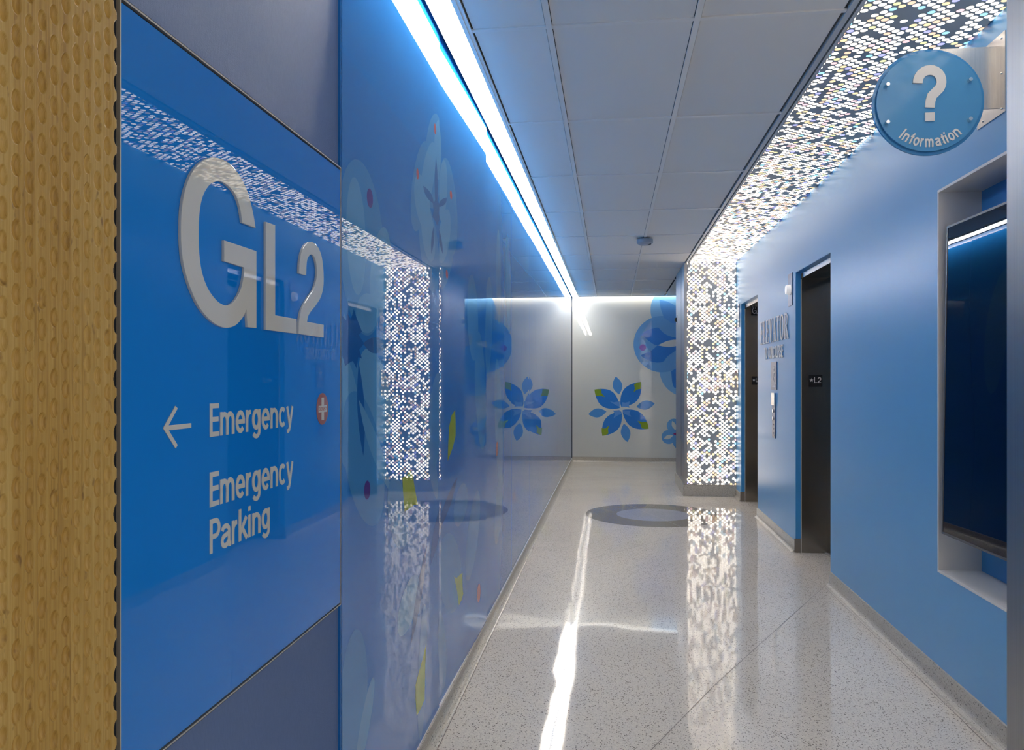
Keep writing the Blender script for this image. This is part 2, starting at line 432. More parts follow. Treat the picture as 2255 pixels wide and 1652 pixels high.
GL = {
 'E': (0.60, [[(0.08, 0), (0.08, 1)], [(0.08, 0.925), (0.53, 0.925)], [(0.08, 0.52), (0.50, 0.52)], [(0.08, 0.075), (0.54, 0.075)]]),
 'm': (0.98, [[(0.08, 0), (0.08, 0.72)], arch(0.08, 0.44), arch(0.44, 0.81)]),
 'n': (0.68, [[(0.08, 0), (0.08, 0.72)], arch(0.08, 0.51)]),
 'r': (0.44, [[(0.08, 0), (0.08, 0.72)], [(0.08, 0.35)] + A(0.32, 0.40, 0.24, 0.245, 165, 88, 6)]),
 'e': (0.67, [A(0.30, 0.36, 0.225, 0.295, 4, 318, 22), [(0.08, 0.365), (0.59, 0.365)]]),
 'c': (0.63, [A(0.30, 0.36, 0.225, 0.295, 48, 312, 20)]),
 'o': (0.67, [('c', A(0.31, 0.36, 0.225, 0.295, 0, 360))]),
 'g': (0.69, [('c', A(0.29, 0.38, 0.215, 0.275, 0, 360)), [(0.51, 0.72), (0.51, 0.0)] + A(0.295, -0.02, 0.215, 0.17, 0, -155, 10)]),
 'y': (0.62, [[(0.075, 0.72), (0.295, 0.03)], [(0.53, 0.72), (0.31, 0.02), (0.25, -0.12), (0.19, -0.175), (0.06, -0.185)]]),
 'P': (0.63, [[(0.08, 0), (0.08, 1)], [(0.08, 0.925), (0.32, 0.925)] + A(0.32, 0.70, 0.21, 0.225, 80, -80, 10) + [(0.32, 0.475), (0.08, 0.475)]]),
 'a': (0.66, [A(0.29, 0.50, 0.20, 0.15, 170, 0, 8) + [(0.49, 0.15), (0.51, 0.07), (0.61, 0.06)], [(0.49, 0.43), (0.30, 0.38)] + A(0.26, 0.215, 0.18, 0.155, 110, 300, 10) + [(0.49, 0.2)]]),
 'k': (0.62, [[(0.08, 0), (0.08, 1)], [(0.10, 0.26), (0.50, 0.70)], [(0.22, 0.40), (0.53, 0.02)]]),
 'i': (0.27, [[(0.08, 0), (0.08, 0.72)], [(0.08, 0.85), (0.08, 1.0)]]),
 'I': (0.28, [[(0.08, 0), (0.08, 1)]]),
 'f': (0.40, [[(0.20, 0), (0.20, 0.75)] + A(0.36, 0.78, 0.16, 0.145, 180, 95, 5), [(0.02, 0.65), (0.38, 0.65)]]),
 't': (0.42, [[(0.19, 0.92), (0.19, 0.2)] + A(0.34, 0.2, 0.15, 0.13, 180, 268, 5), [(0.02, 0.65), (0.37, 0.65)]]),
 'L': (0.60, [[(0.08, 0), (0.08, 1)], [(0.08, 0.075), (0.56, 0.075)]]),
 '2': (0.66, [A(0.31, 0.69, 0.225, 0.235, 175, -25, 12) + [(0.14, 0.20), (0.10, 0.075)], [(0.03, 0.075), (0.57, 0.075)]]),
 'G': (0.78, [A(0.37, 0.5, 0.29, 0.42, 45, 325, 20), [(0.38, 0.46), (0.66, 0.46), (0.66, 0.0)]]),
 '.': (0.28, [[(0.1, 0), (0.1, 0.15)]]),
 'T': (0.60, [[(0.02, 0.925), (0.58, 0.925)], [(0.30, 0), (0.30, 1)]]),
 'O': (0.70, [('c', A(0.33, 0.5, 0.25, 0.42, 0, 360))]),
 'C': (0.66, [A(0.33, 0.5, 0.25, 0.42, 45, 315, 20)]),
 'N': (0.68, [[(0.08, 0), (0.08, 1)], [(0.08, 1), (0.56, 0)], [(0.56, 0), (0.56, 1)]]),
 'U': (0.68, [[(0.08, 1), (0.08, 0.32)] + A(0.32, 0.32, 0.24, 0.25, 180, 360, 10) + [(0.56, 1)]]),
 'R': (0.66, [[(0.08, 0), (0.08, 1)], [(0.08, 0.925), (0.34, 0.925)] + A(0.34, 0.71, 0.20, 0.215, 80, -80, 8) + [(0.08, 0.495)], [(0.36, 0.49), (0.56, 0)]]),
 'S': (0.62, [A(0.30, 0.71, 0.20, 0.215, 20, 265, 12) + A(0.30, 0.29, 0.22, 0.215, 85, -160, 12)]),
 'M': (0.80, [[(0.08, 0), (0.08, 1), (0.38, 0.15), (0.68, 1), (0.68, 0)]]),
 'Y': (0.6, [[(0.03, 1), (0.29, 0.45), (0.29, 0)], [(0.55, 1), (0.29, 0.45)]]),
 '?': (0.62, [A(0.30, 0.715, 0.22, 0.22, 183, -35, 14) + [(0.345, 0.46), (0.315, 0.36), (0.305, 0.245)], [(0.305, 0.0), (0.305, 0.155)]]),
}
SERIF = {   # (advance, [(points, width)])
 'E': (0.66, [([(0.14, 0), (0.14, 1)], .15), ([(0.03, 0.98), (0.56, 0.98)], .05), ([(0.03, 0.02), (0.60, 0.02)], .05), ([(0.14, 0.52), (0.42, 0.52)], .05),
              ([(0.55, 1.0), (0.55, 0.78)], .05), ([(0.59, 0.0), (0.59, 0.25)], .05), ([(0.42, 0.62), (0.42, 0.42)], .04)]),
 'L': (0.62, [([(0.14, 0), (0.14, 1)], .15), ([(0.03, 0.98), (0.27, 0.98)], .05), ([(0.03, 0.02), (0.56, 0.02)], .05), ([(0.55, 0.0), (0.55, 0.28)], .05)]),
 'V': (0.68, [([(0.12, 1), (0.36, 0.0)], .15), ([(0.36, 0.0), (0.58, 1)], .05), ([(0.0, 0.98), (0.25, 0.98)], .05), ([(0.48, 0.98), (0.68, 0.98)], .05)]),
 'A': (0.70, [([(0.34, 1), (0.12, 0.0)], .05), ([(0.34, 1.0), (0.60, 0)], .15), ([(0.02, 0.02), (0.22, 0.02)], .05), ([(0.46, 0.02), (0.72, 0.02)], .05), ([(0.2, 0.35), (0.5, 0.35)], .05)]),
 'T': (0.66, [([(0.32, 0), (0.32, 1)], .15), ([(0.02, 0.98), (0.62, 0.98)], .05), ([(0.04, 1.0), (0.04, 0.78)], .05), ([(0.60, 1.0), (0.60, 0.78)], .05), ([(0.2, 0.02), (0.44, 0.02)], .05)]),
 'O': (0.80, 'O'),
 'R': (0.72, [([(0.14, 0), (0.14, 1)], .15), ([(0.03, 0.98), (0.30, 0.98)] + A(0.30, 0.75, 0.22, 0.22, 85, -85, 8) + [(0.14, 0.52)], .07), ([(0.30, 0.5), (0.60, 0.02)], .15), ([(0.52, 0.02), (0.74, 0.02)], .05), ([(0.03, 0.02), (0.27, 0.02)], .05)]),
}
def ring(mb, Lp, Rp, w0, w1, m, fr, T):
    n = len(Lp)
    for i in range(n):
        j = (i + 1) % n
        mb.prism([T(*Lp[i]), T(*Lp[j]), T(*Rp[j]), T(*Rp[i])], w0, w1, m, fr)
def glyph(mb, ch, T, w0, w1, m, fr, wt=W0):
    adv, ss = GL[ch]
    for k_, s_ in enumerate(ss):
        w1 += (w1 - w0) * 0.03
        if isinstance(s_, tuple) and s_[0] == 'c':
            Lp, Rp = stroke(s_[1], wt, True); ring(mb, Lp, Rp, w0, w1, m, fr, T)
        else: mb.prism([T(*p) for p in stroke(s_, wt)], w0, w1, m, fr)
def word(txt, u, v, h, width, fr, w0, w1, m, parent=None, wt=W0, name='letter', sep=True):
    """lettering filling a given width; each letter its own part"""
    tot = sum(GL[c][0] if c != ' ' else 0.4 for c in txt) - 0.1
    sx = width / tot; x = 0.0; one = MB()
    for c in txt:
        if c == ' ': x += 0.4; continue
        mb = MB() if sep else one
        T = (lambda X: (lambda a, b: (u + (X + a) * sx, v + b * h)))(x)
        glyph(mb, c, T, w0, w1, m, fr, wt)
        if sep: mb.build(name, parent)
        x += GL[c][0]
    if not sep: return one.build(name, parent)

# ================================================================== THE SETTING
X0, X1 = -2.6, 3.0
# floor
struct('floor', MB().box((-4.0, -4.5, -0.06), (4.6, 14.6, 0.0), 'floor'))
RC = (0.46, 8.72)
def annulus(mb, r0, r1, z0, z1, m, n=96):
    for k in range(n):
        a, b = 2 * math.pi * k / n, 2 * math.pi * (k + 1) / n
        P = [(RC[0] + r0 * math.cos(a), RC[1] + r0 * math.sin(a)), (RC[0] + r1 * math.cos(a), RC[1] + r1 * math.sin(a)),
             (RC[0] + r1 * math.cos(b), RC[1] + r1 * math.sin(b)), (RC[0] + r0 * math.cos(b), RC[1] + r0 * math.sin(b))]
        mb.poly(P, z1, m, WORLD)
mb = MB(); annulus(mb, 0.40, 0.735, 0, 0.0006, 'ring'); rg = mb.build('terrazzo_ring')
tag(rg, 'round dark grey ring inlaid in the terrazzo floor by the far elevator', 'floor inlay')
mb = MB(); mb.poly(ell(RC[0], RC[1], 0.40, 0.40, 0, 96), 0.0006, 'ring_in', WORLD); mb.build('ring_center', rg)
# divider strips in the floor
def joint(pts, w=0.0032):
    mb.poly(stroke(pts, w), 0.0008, 'joint', WORLD)
mb = MB()
joint([(-0.687, 2.0), (-0.66, 14.1)]); joint([(1.503, 2.0), (1.503, 5.84)]); joint([(1.503, 7.0), (1.503, 8.68)])
joint([(1.503, 5.84), (0.5, 3.9), (-0.35, 2.1)]); joint([(1.503, 5.84), (-0.68, 11.75)])
joint([(0.88, 10.1), (0.86, 14.1)]); joint([(-0.68, 8.6), (0.35, 10.2), (0.86, 11.5)]); joint([(-0.68, 5.84), (1.503, 8.72)])
joint([(-0.66, 12.75), (0.86, 12.75)])
struct('trim_1', mb)

# baseboards: coved terrazzo
def cove_profile(h, t=0.028):
    P = [(0.0, h), (t * 0.35, h), (t * 0.35, 0.035)]
    for k in range(7):
        a = math.pi * (1 + 0.5 * k / 6); P.append((t * 0.35 + 0.034 + 0.034 * math.cos(a), 0.035 + 0.0345 * math.sin(a)))
    return P + [(0.0, 0.0)]
def base_run(mb, fr, u0, u1, h, m='base', t=0.028):
    """fr.U runs along the wall, fr.W into the room"""
    P = cove_profile(h, t); n = len(P); i = len(mb.v); k = mb.mid(m)
    for u in (u0, u1): mb.v += [fr(u, z, w) for w, z in P]
    for a in range(n):
        b = (a + 1) % n; mb.f.append((i + a, i + b, i + n + b, i + n + a)); mb.mi.append(k)
    mb.f.append(tuple(range(i, i + n))); mb.mi.append(k); mb.f.append(tuple(range(i + 2 * n - 1, i + n - 1, -1))); mb.mi.append(k)
BH = 0.098
E1 = (5.89, 6.97); E2 = (8.72, 9.80); EZ = 2.385
mb = MB(); base_run(mb, LEFT, 1.08, YB, 0.063); struct('baseboard_left', mb, smooth=False)
mb = MB()
for a, b in ((2.0, E1[0]), (E1[1], E2[0]), (E2[1], 10.17)): base_run(mb, RIGHT, -b, -a, BH)
struct('baseboard_right', mb)
mb = MB(); base_run(mb, facing(YB), -0.69, 3.0, 0.086); struct('baseboard_back', mb)

# right wall with niche and two elevator openings
NY = (2.98, 4.015); NZ = (EYE - 0.922, EYE + 0.908)
WT = 0.32
mb = MB()
def rw(y0, y1, z0, z1): mb.box((XR, y0, z0), (XR + WT, y1, z1), 'blue')
rw(1.98, NY[0], 0, CEIL + .1); rw(NY[0], NY[1], 0, NZ[0]); rw(NY[0], NY[1], NZ[1], CEIL + .1)
rw(NY[1], E1[0], 0, CEIL + .1); rw(E1[0], E1[1], EZ, CEIL + .1); rw(E1[1], E2[0], 0, CEIL + .1)
rw(E2[0], E2[1], EZ, CEIL + .1); rw(E2[1], 11.45, 0, CEIL + .1)
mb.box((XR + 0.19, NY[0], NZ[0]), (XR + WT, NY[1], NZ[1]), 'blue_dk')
struct('wall_right', mb)
# back wall substrate and the room beyond the column
mb = MB().box((-0.9, YB + 0.012, 0), (3.4, YB + 0.12, CEIL + .1), 'dark'); struct('wall_back', mb)
mb = MB().box((3.2, 11.45, 0), (3.3, YB, CEIL + .1), 'blue').box((XR, 11.45, 0), (3.2, 11.55, CEIL + .1), 'blue'); struct('wall_side', mb)
# left wall substrate (fabric part and dark part behind the glass)
FJ = on_left(752.0, 800)[0]
mb = MB().box((1.05, 0.0, -0.10), (on_left(262, 800)[0], CEIL, -0.006), 'dark', LEFT).box((on_left(262, 800)[0], 0.0, -0.10), (FJ, CEIL + .1, -0.008), 'fabric', LEFT).box((FJ, 0, -0.10), (YB + .1, CEIL + .1, -0.014), 'dark', LEFT)
struct('wall_left', mb)
mb = MB().box((FJ - 0.004, 0.0, -0.010), (FJ + 0.001, CEIL, -0.001), 'mural', LEFT); struct('trim_2', mb)

# ceiling: lay-in tiles in a T grid
TX = [-0.594, -0.258, 0.352, 0.940]
TZ0, TT = 3.31, 1.226
mb = MB(); gb = MB()
def tiles(x0, x1, ys, z=CEIL):
    for a, b in zip(ys[:-1], ys[1:]):
        mb.box((x0 + 0.0155, a + 0.0150, z + 0.006), (x1 - 0.0155, b - 0.0150, z + 0.02), 'tile')
ys = [TZ0 + TT * k for k in range(-6, 9)] + [YB - 0.10]
for a, b in zip(TX[:-1], TX[1:]): tiles(a, b, ys)
for a, b in ((0.962, 1.572), (1.572, 2.182), (2.182, 2.79)): tiles(a, b, [11.45] + [y for y in ys if y > 11.6])
ynear = [TZ0 + TT * k for k in range(-6, -1)] 
for a, b in ((-3.0, -2.4), (-2.4, -1.8), (-1.8, -1.2), (-1.2, -0.594), (0.94, 1.57), (1.57, 2.18), (2.18, 2.79), (2.79, 3.4)): tiles(a, b, ynear)
mb.box((-4.0, -4.5, CEIL + 0.05), (4.6, 14.6, CEIL + 0.10), 'dark')  # slab coloured dark so the gaps beside the bars read as shadow lines
struct('ceiling', mb)
bw = 0.0125
for x in TX[1:3]: gb.box((x - bw, -4.0, CEIL - 0.001), (x + bw, YB - 0.10, CEIL + 0.008), 'tbar')
for x in (0.962, 1.572, 2.182): gb.box((x - bw, 11.47, CEIL - 0.001), (x + bw, YB - 0.10, CEIL + 0.008), 'tbar')
for y in ys[1:-1]:
    gb.box((TX[0], y - bw, CEIL + 0.0005), (TX[3], y + bw, CEIL + 0.008), 'tbar')
    if y > 11.6: gb.box((0.95, y - bw, CEIL), (3.0, y + bw, CEIL + 0.008), 'tbar')
struct('trim_3', gb)
mb = MB().box((2.05, CEIL - 0.004, 0.112), (YB - 0.10, CEIL + 0.05, 0.130), 'tbar', LEFT).box((-0.64, 2.05, CEIL - 0.001), (-0.594, YB - 0.10, CEIL + 0.05), 'tbar').box((-0.594, 2.05, CEIL - 0.001), (-0.586, YB - 0.1, CEIL + 0.008), 'tbar')
struct('trim_4', mb)
mb = MB()
mb.box((0.938, 1.98, CEIL - 0.003), (0.962, 11.47, CEIL + 0.05), 'gtrim').box((0.962, 1.98, CEIL + 0.012), (0.972, 11.47, CEIL + 0.05), 'dark')
mb.box((0.972, 1.98, CEIL - 0.003), (0.988, 10.17, CEIL + 0.04), 'gtrim')
struct('trim_5', mb)
# lobby behind the camera
mb = MB().box((-0.84, -4.0, 0), (-0.745, 0.60, CEIL), 'blue'); struct('wall_lobby_left', mb)

struct('wall_light_block', MB().box((-0.9, -4.1, 0), (4.0, -4.0, CEIL), 'blue_dk'))  # unseen wall, added to block the world light from behind the camera
# ================================================================== LIGHTS OF THE PLACE
t = thing('linear_light', (-0.677, 2.07, CEIL), 'long white linear light glowing along the top of the left glass wall', 'light')
MB().box((1.97, CEIL - 0.001, 0.016), (YB - 0.10, CEIL + 0.010, 0.112), 'strip', LEFT).build('lens', t)
MB().box((1.965, CEIL - 0.002, 0.0135), (YB - 0.01, CEIL + 0.05, 0.016), 'tbar', LEFT).build('housing', t)
t = thing('cove_light', (0.9, YB - 0.05, CEIL), 'thin bright cove light along the top of the white back wall', 'light')
MB().box((-0.60, YB - 0.095, CEIL + 0.006), (3.1, YB - 0.012, CEIL + 0.014), 'cove').build('lens', t)
MB().box((-0.60, YB - 0.102, CEIL - 0.004), (3.1, YB - 0.096, CEIL + 0.04), 'tbar').build('housing', t)

# backlit perforated panels ------------------------------------------------
bx0, bx1 = 0.990, XR - 0.006
y = 1.985; segs = []
cuts = [1.985, 3.20, 4.42, 5.64, 6.86, 8.08, 9.12, 10.165]
for i, (a, b) in enumerate(zip(cuts[:-1], cuts[1:])):
    o = MB().box((bx0, a + 0.001, CEIL - 0.002), (bx1, b - 0.001, CEIL + 0.010), 'doth').build('backlit_panel', org=((bx0 + bx1) / 2, a, CEIL))
    nm = ['nearest the steel column at right', 'above the information disc', 'between the information disc and near elevator', 'beside the top of the near elevator',
          'above the elevator lettering', 'beside the top of the far elevator', 'touching the glowing column'][i]
    tag(o, 'glowing dotted ceiling panel ' + nm, 'light panel', 'dotted light panels in the ceiling')
FC = facing(10.170)
cz = [0.150, 1.358, 2.407, CEIL - 0.003]
for i, (a, b) in enumerate(zip(cz[:-1], cz[1:])):
    o = MB().box((0.957, a + 0.001, 0), (bx1, b - 0.001, 0.010), 'dotz', FC).build('backlit_panel', org=(1.26, 10.17, a))
    tag(o, 'glowing dotted panel, ' + ['lowest', 'middle', 'topmost'][i] + ' of three on the far column', 'light panel', 'dotted light panels on the far column')
FN = Fr((0, 1.980, 0), (-1, 0, 0), (0, 0, 1), (0, 1, 0))
o = MB().box((-bx1, 0.15, 0), (-0.957, CEIL - 0.003, 0.010), 'dotz', FN).build('backlit_panel', org=(1.26, 1.98, 0.15))
tag(o, 'glowing dotted panel on the back of the near steel column', 'light panel')
# columns
def column(y0, y1, label, front):
    t = thing('steel_column', (1.24, (y0 + y1) / 2, 0), label, 'column')
    MB().box((0.92, y0, 0.145), (XR + (0 if front else 0.31), y1, CEIL), 'clad').build('cladding', t)
    mb = MB(); mb.box((0.908, y0 - 0.008, 0), (XR + (0 if front else 0.31), y1 + 0.008, 0.143), 'base'); mb.build('base', t)
    return t
t = column(10.172, 11.45, 'grey metal column with glowing dotted front at the far end', True)
MB().box((0.9195, 10.60, 0.2), (0.9175, 10.603, CEIL - .02), 'dark').build('seam', t)
t2 = column(1.45, 1.978, 'steel column cut off by the right edge of the picture', False)
s = thing('wall_sensor', (0.905, 11.25, EYE + 0.84), 'small dark sensor high on the side of the far column', 'sensor')
cs = Fr((0.92, 11.25, EYE + 0.84), (0, -1, 0), (0, 0, 1), (-1, 0, 0))
MB().box((-0.045, -0.06, 0.0), (0.045, 0.06, 0.006), 'alu', cs).build('back_plate', s)
cyl(MB(), cs, (0, 0.0), 0.032, 0.006, 0.035, 'black', 16, 0.022).build('knob', s)

# ================================================================== ELEVATORS
def elevator(n, y0, y1):
    d = tag(bpy.data.objects.new('door_%d' % n, None), kind='structure'); COL.objects.link(d)
    d.location = (XR + 0.2, (y0 + y1) / 2, 0); d['_org'] = tuple(d.location)
    mb = MB(); D = 0.045
    # painted reveal
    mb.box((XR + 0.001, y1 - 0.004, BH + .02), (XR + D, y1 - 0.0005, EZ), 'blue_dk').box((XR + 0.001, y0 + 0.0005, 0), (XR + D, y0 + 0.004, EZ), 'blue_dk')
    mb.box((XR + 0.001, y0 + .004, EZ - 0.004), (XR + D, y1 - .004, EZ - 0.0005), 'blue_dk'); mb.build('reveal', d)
    mb = MB(); mb.box((XR - 0.012, y1 - 0.014, 0), (XR + D, y1 - 0.0005, BH + .02), 'kick'); mb.build('kick_plate', d)
    mb = MB()
    mb.box((XR + D, y1 - 0.012, 0), (XR + 0.30, y1 - 0.0045, EZ - .012), 'steel_dk').box((XR + D - 0.004, y1 - 0.018, 0), (XR + D + 0.002, y1 - 0.0045, EZ - 0.06), 'alu')
    mb.box((XR + D, y0 + 0.0045, 0), (XR + 0.30, y0 + 0.012, EZ - .012), 'steel_dk'); mb.build('jamb', d)
    MB().box((XR + D, y0 + 0.012, EZ - 0.052), (XR + D + 0.012, y1 - 0.075, EZ - 0.006), 'steel_h').build('header', d)
    MB().box((XR + D + 0.012, y0 + 0.012, EZ - 0.052), (XR + 0.30, y1 - 0.012, EZ - 0.045), 'steel_dk').build('soffit', d)
    ym = (y0 + y1) / 2
    for a, b in ((y0 + 0.013, ym - 0.002), (ym + 0.002, y1 - 0.013)):
        MB().box((XR + 0.255, a, 0.008), (XR + 0.28, b, EZ - 0.055), 'steel_dk').build('door_panel', d)
    MB().box((XR + 0.235, y0 + .015, 0.0), (XR + 0.30, y1 - .015, 0.006), 'alu').build('sill', d)
elevator(1, *E1); elevator(2, *E2)
def star(cx, cy, r, n=5):
    return [(cx + (r if k % 2 == 0 else r * 0.42) * math.sin(math.pi * k / n), cy + (r if k % 2 == 0 else r * 0.42) * math.cos(math.pi * k / n)) for k in range(2 * n)]
def floor_plate(Y, xa, xb, za, zb, label):
    fr = facing(Y)
    t = thing('floor_sign', ((xa + xb) / 2, Y, za), label, 'sign', 'floor level plates on the elevator jambs')
    MB().box((xa, za, 0), (xb, zb, 0.004), 'black', fr).build('plate', t)
    w, h = xb - xa, zb - za
    mb = MB(); mb.prism(star(xa + 0.21 * w, za + 0.56 * h, 0.16 * w), 0.004, 0.006, 'letter_m', fr); mb.build('star', t)
    word('L2', xa + 0.40 * w, za + 0.32 * h, 0.50 * h, 0.50 * w, fr, 0.004, 0.006, 'letter_m', t, 0.13)
floor_plate(E1[1] - 0.0125, 1.663, 1.775, EYE - 0.060, EYE + 0.040, 'black plate reading star L2 on the near elevator jamb')
floor_plate(E2[1] - 0.0125, 1.683, 1.795, EYE - 0.060, EYE + 0.040, 'black plate reading star L2 in the far elevator, partly hidden')
fr = facing(E2[1] - 0.0125)
t = thing('position_display', (1.74, E2[1] - 0.012, EYE + 0.78), 'small black display with white G.E letters high in the far elevator', 'display')
MB().box((1.675, EYE + 0.775, 0), (1.84, EYE + 0.90, 0.006), 'black', fr).build('panel', t)
word('G.E', 1.685, EYE + 0.79, 0.085, 0.115, fr, 0.006, 0.007, 'letter_m', t, 0.11)

# hall lanterns, plates and call station on the right wall (u = -y)
def lantern(yc, za, zb, label):
    t = thing('hall_lantern', (XR, yc, za), label, 'lantern', 'elevator hall lanterns')
    MB().box((-yc - 0.075, za, 0), (-yc + 0.075, zb, 0.006), 'plate', RIGHT).build('plate', t, bevel=0.002)
    mb = MB(); cyl(mb, RIGHT, (-yc, (za + zb) / 2 + 0.0), 0.045, 0.006, 0.042, 'lens', 24, 0.038); mb.build('lamp_lens', t)
    return t
lantern(7.15, EYE + 0.645, EYE + 0.93, 'blue grey hall lantern plate beside the near elevator')
lantern(9.97, EYE + 0.645, EYE + 0.93, 'blue grey hall lantern plate beside the far elevator')
t = thing('notice_frame', (XR, 10.11, EYE - 0.2), 'narrow silver notice frame between far elevator and dotted column', 'notice')
MB().box((-10.26, EYE - 0.205, 0), (-9.97, EYE + 0.125, 0.008), 'bolt', RIGHT).build('panel', t)
MB().box((-10.25, EYE + 0.09, 0.008), (-9.98, EYE + 0.115, 0.010), 'red', RIGHT).build('red_band', t)
t = thing('evacuation_sign', (XR, 7.85, EYE - 0.09), 'narrow plate with running figure pictogram under the elevator lettering', 'sign')
MB().box((-7.97, EYE - 0.095, 0), (-7.72, EYE + 0.172, 0.007), 'plate', RIGHT).build('plate', t, bevel=0.001)
mb = MB(); u0 = -7.845
mb.prism(ell(u0 + .02, EYE + 0.115, .018, .018, 0, 16), .007, .009, 'letter_m', RIGHT)
for P, w in (([(u0 + .01, EYE + .09), (u0 - .01, EYE + .04)], .03), ([(u0 - .01, EYE + .04), (u0 + .03, EYE + .015), (u0 + .02, EYE - .02)], .014),
             ([(u0 - .01, EYE + .04), (u0 - .04, EYE + .0)], .014), ([(u0 + .01, EYE + .085), (u0 + .05, EYE + .06)], .011), ([(u0, EYE + .085), (u0 - .045, EYE + .07)], .011)):
    mb.prism(stroke(P, w), .007, .009, 'letter_m', RIGHT)
mb.prism([(u0 - .09, EYE - .07), (u0 + .09, EYE - .07), (u0 + .09, EYE - .045), (u0 + .04, EYE - .045), (u0 + .04, EYE - .055), (u0 - .02, EYE - .055), (u0 - .02, EYE - .062), (u0 - .09, EYE - .062)], .007, .009, 'letter_m', RIGHT)
mb.build('pictogram', t)
t = thing('call_station', (XR, 7.84, EYE - 0.56), 'tall narrow elevator call station with buttons and keyhole', 'call panel')
MB().box((-7.92, EYE - 0.56, 0), (-7.78, EYE - 0.125, 0.008), 'plate', RIGHT).build('face_plate', t, bevel=0.001)
MB().box((-7.92, EYE - 0.245, 0.008), (-7.78, EYE - 0.125, 0.016), 'bolt', RIGHT).build('top_cover', t)
for k in range(2): cyl(MB(), RIGHT, (-7.85, EYE - 0.30 - 0.07 * k), 0.017, 0.008, 0.018, 'bolt', 20).build('call_button', t)
for k in range(3): cyl(MB(), RIGHT, (-7.85, EYE - 0.43 - 0.04 * k), 0.008, 0.008, 0.012, 'alu', 14).build('keyhole', t)
mb = MB().box((-7.885, EYE - 0.54, 0.008), (-7.815, EYE - 0.53, 0.010), 'alu', RIGHT); mb.build('name_strip', t)
# ELEVATOR / TO CONCOURSE
t = thing('elevator_lettering', (XR, 7.85, EYE + 0.35), 'raised white serif word ELEVATOR between the two elevators', 'lettering')
tot = sum(SERIF[c][0] for c in 'ELEVATOR'); wd_ = 8.52 - 7.20; h = 0.232; x = 0; sx = wd_ / tot
for c in 'ELEVATOR':
    adv, ss = SERIF[c]; mb = MB(); T = (lambda X: (lambda a, b: (-8.52 + (X + a * 0.9) * sx, EYE + 0.365 + b * h)))(x)
    if ss == 'O':
        Lp = ell(0.38, 0.5, 0.36, 0.51, 0, 32); Rp = ell(0.38, 0.5, 0.22, 0.44, 0, 32); ring(mb, Lp, Rp, 0.004, 0.010, 'letter_m', RIGHT, T)
    else:
        for k_, (P, w) in enumerate(ss): mb.prism([T(p[0], 0.5 + (p[1] - 0.5) * (0.975 if w > 0.1 else 1.0)) for p in stroke(P, w * 0.85)], 0.004, 0.010 + 0.0002 * k_, 'letter_m', RIGHT)
    mb.build('letter', t); x += adv
t = thing('concourse_lettering', (XR, 7.87, EYE + 0.2), 'smaller raised white words TO CONCOURSE below the word ELEVATOR', 'lettering')
word('TO CONCOURSE', -8.30, EYE + 0.205, 0.118, 0.86, RIGHT, 0.004, 0.009, 'letter_m', t, 0.13)

# ================================================================== TV NICHE
mb = MB(); nd = 0.19; e = 0.012
mb.box((-NY[1], NZ[0], -nd), (-NY[1] + 0.012, NZ[1], 0.004), 'white', RIGHT).box((-NY[0] - 0.012, NZ[0], -nd), (-NY[0], NZ[1], 0.004), 'white', RIGHT)
mb.box((-NY[1] + .012, NZ[0], -nd), (-NY[0] - .012, NZ[0] + 0.012, 0.004), 'white', RIGHT).box((-NY[1] + .012, NZ[1] - 0.012, -nd), (-NY[0] - .012, NZ[1], 0.004), 'white', RIGHT)
struct('trim_6', mb)
TA = 0.036; TB = 0.016     # turned towards the viewer, leaning back a little
tvU = Vector((math.sin(TA), -math.cos(TA), 0)); tvW = Vector((-math.cos(TA), -math.sin(TA), 0))
tvV = (Vector((0, 0, 1)) - tvW * TB).normalized(); tvW = tvU.cross(tvV) * 1.0
if tvW.x > 0: tvW = -tvW
TV = Fr((1.541, 3.93, EYE - 0.722), tvU, tvV, tvW)
t = thing('television', (1.60, 3.5, EYE - 0.722), 'large black upright television in the white recess of the blue wall', 'television')
tw, thh = 0.815, 1.442
mb = MB()
bz = 0.010
mb.box((0, 0, -0.045), (tw, bz, 0), 'bezel', TV).box((0, thh - bz, -0.045), (tw, thh, 0), 'bezel', TV)
mb.box((0, bz, -0.045), (bz, thh - bz, 0), 'bezel', TV).box((tw - bz, bz, -0.045), (tw, thh - bz, 0), 'bezel', TV).build('bezel', t)
MB().box((bz, bz, -0.012), (tw - bz, thh - bz, -0.002), 'screen', TV).build('screen', t)
MB().box((0.02, 0.02, -0.045), (tw - 0.02, thh - 0.02, -0.012), 'black', TV).build('casing', t)
MB().box((0.25, 0.4, -0.135), (0.55, 1.0, -0.045), 'black', TV).build('mount', t)

# ================================================================== INFORMATION SIGN
DY = 3.42; fr = facing(DY)
cxp, czp = on_y(2042.5, 226, DY); R = 0.217
t = thing('information_sign', (XR, 3.47, czp), 'round blue disc sign with question mark on a steel bracket', 'sign')
cyl(MB(), fr, (cxp, czp), R, -0.008, 0.002, 'disc2', 96).build('backing_disc', t)
cyl(MB(), fr, (cxp - 0.001, czp - 0.001), R * 0.935, 0.008, 0.0155, 'disc', 96).build('face_disc', t)
word('?', cxp - 0.062, czp - 0.082, 0.222, 0.108, fr, 0.016, 0.022, 'letter_m', t, 0.178, name='question_mark')
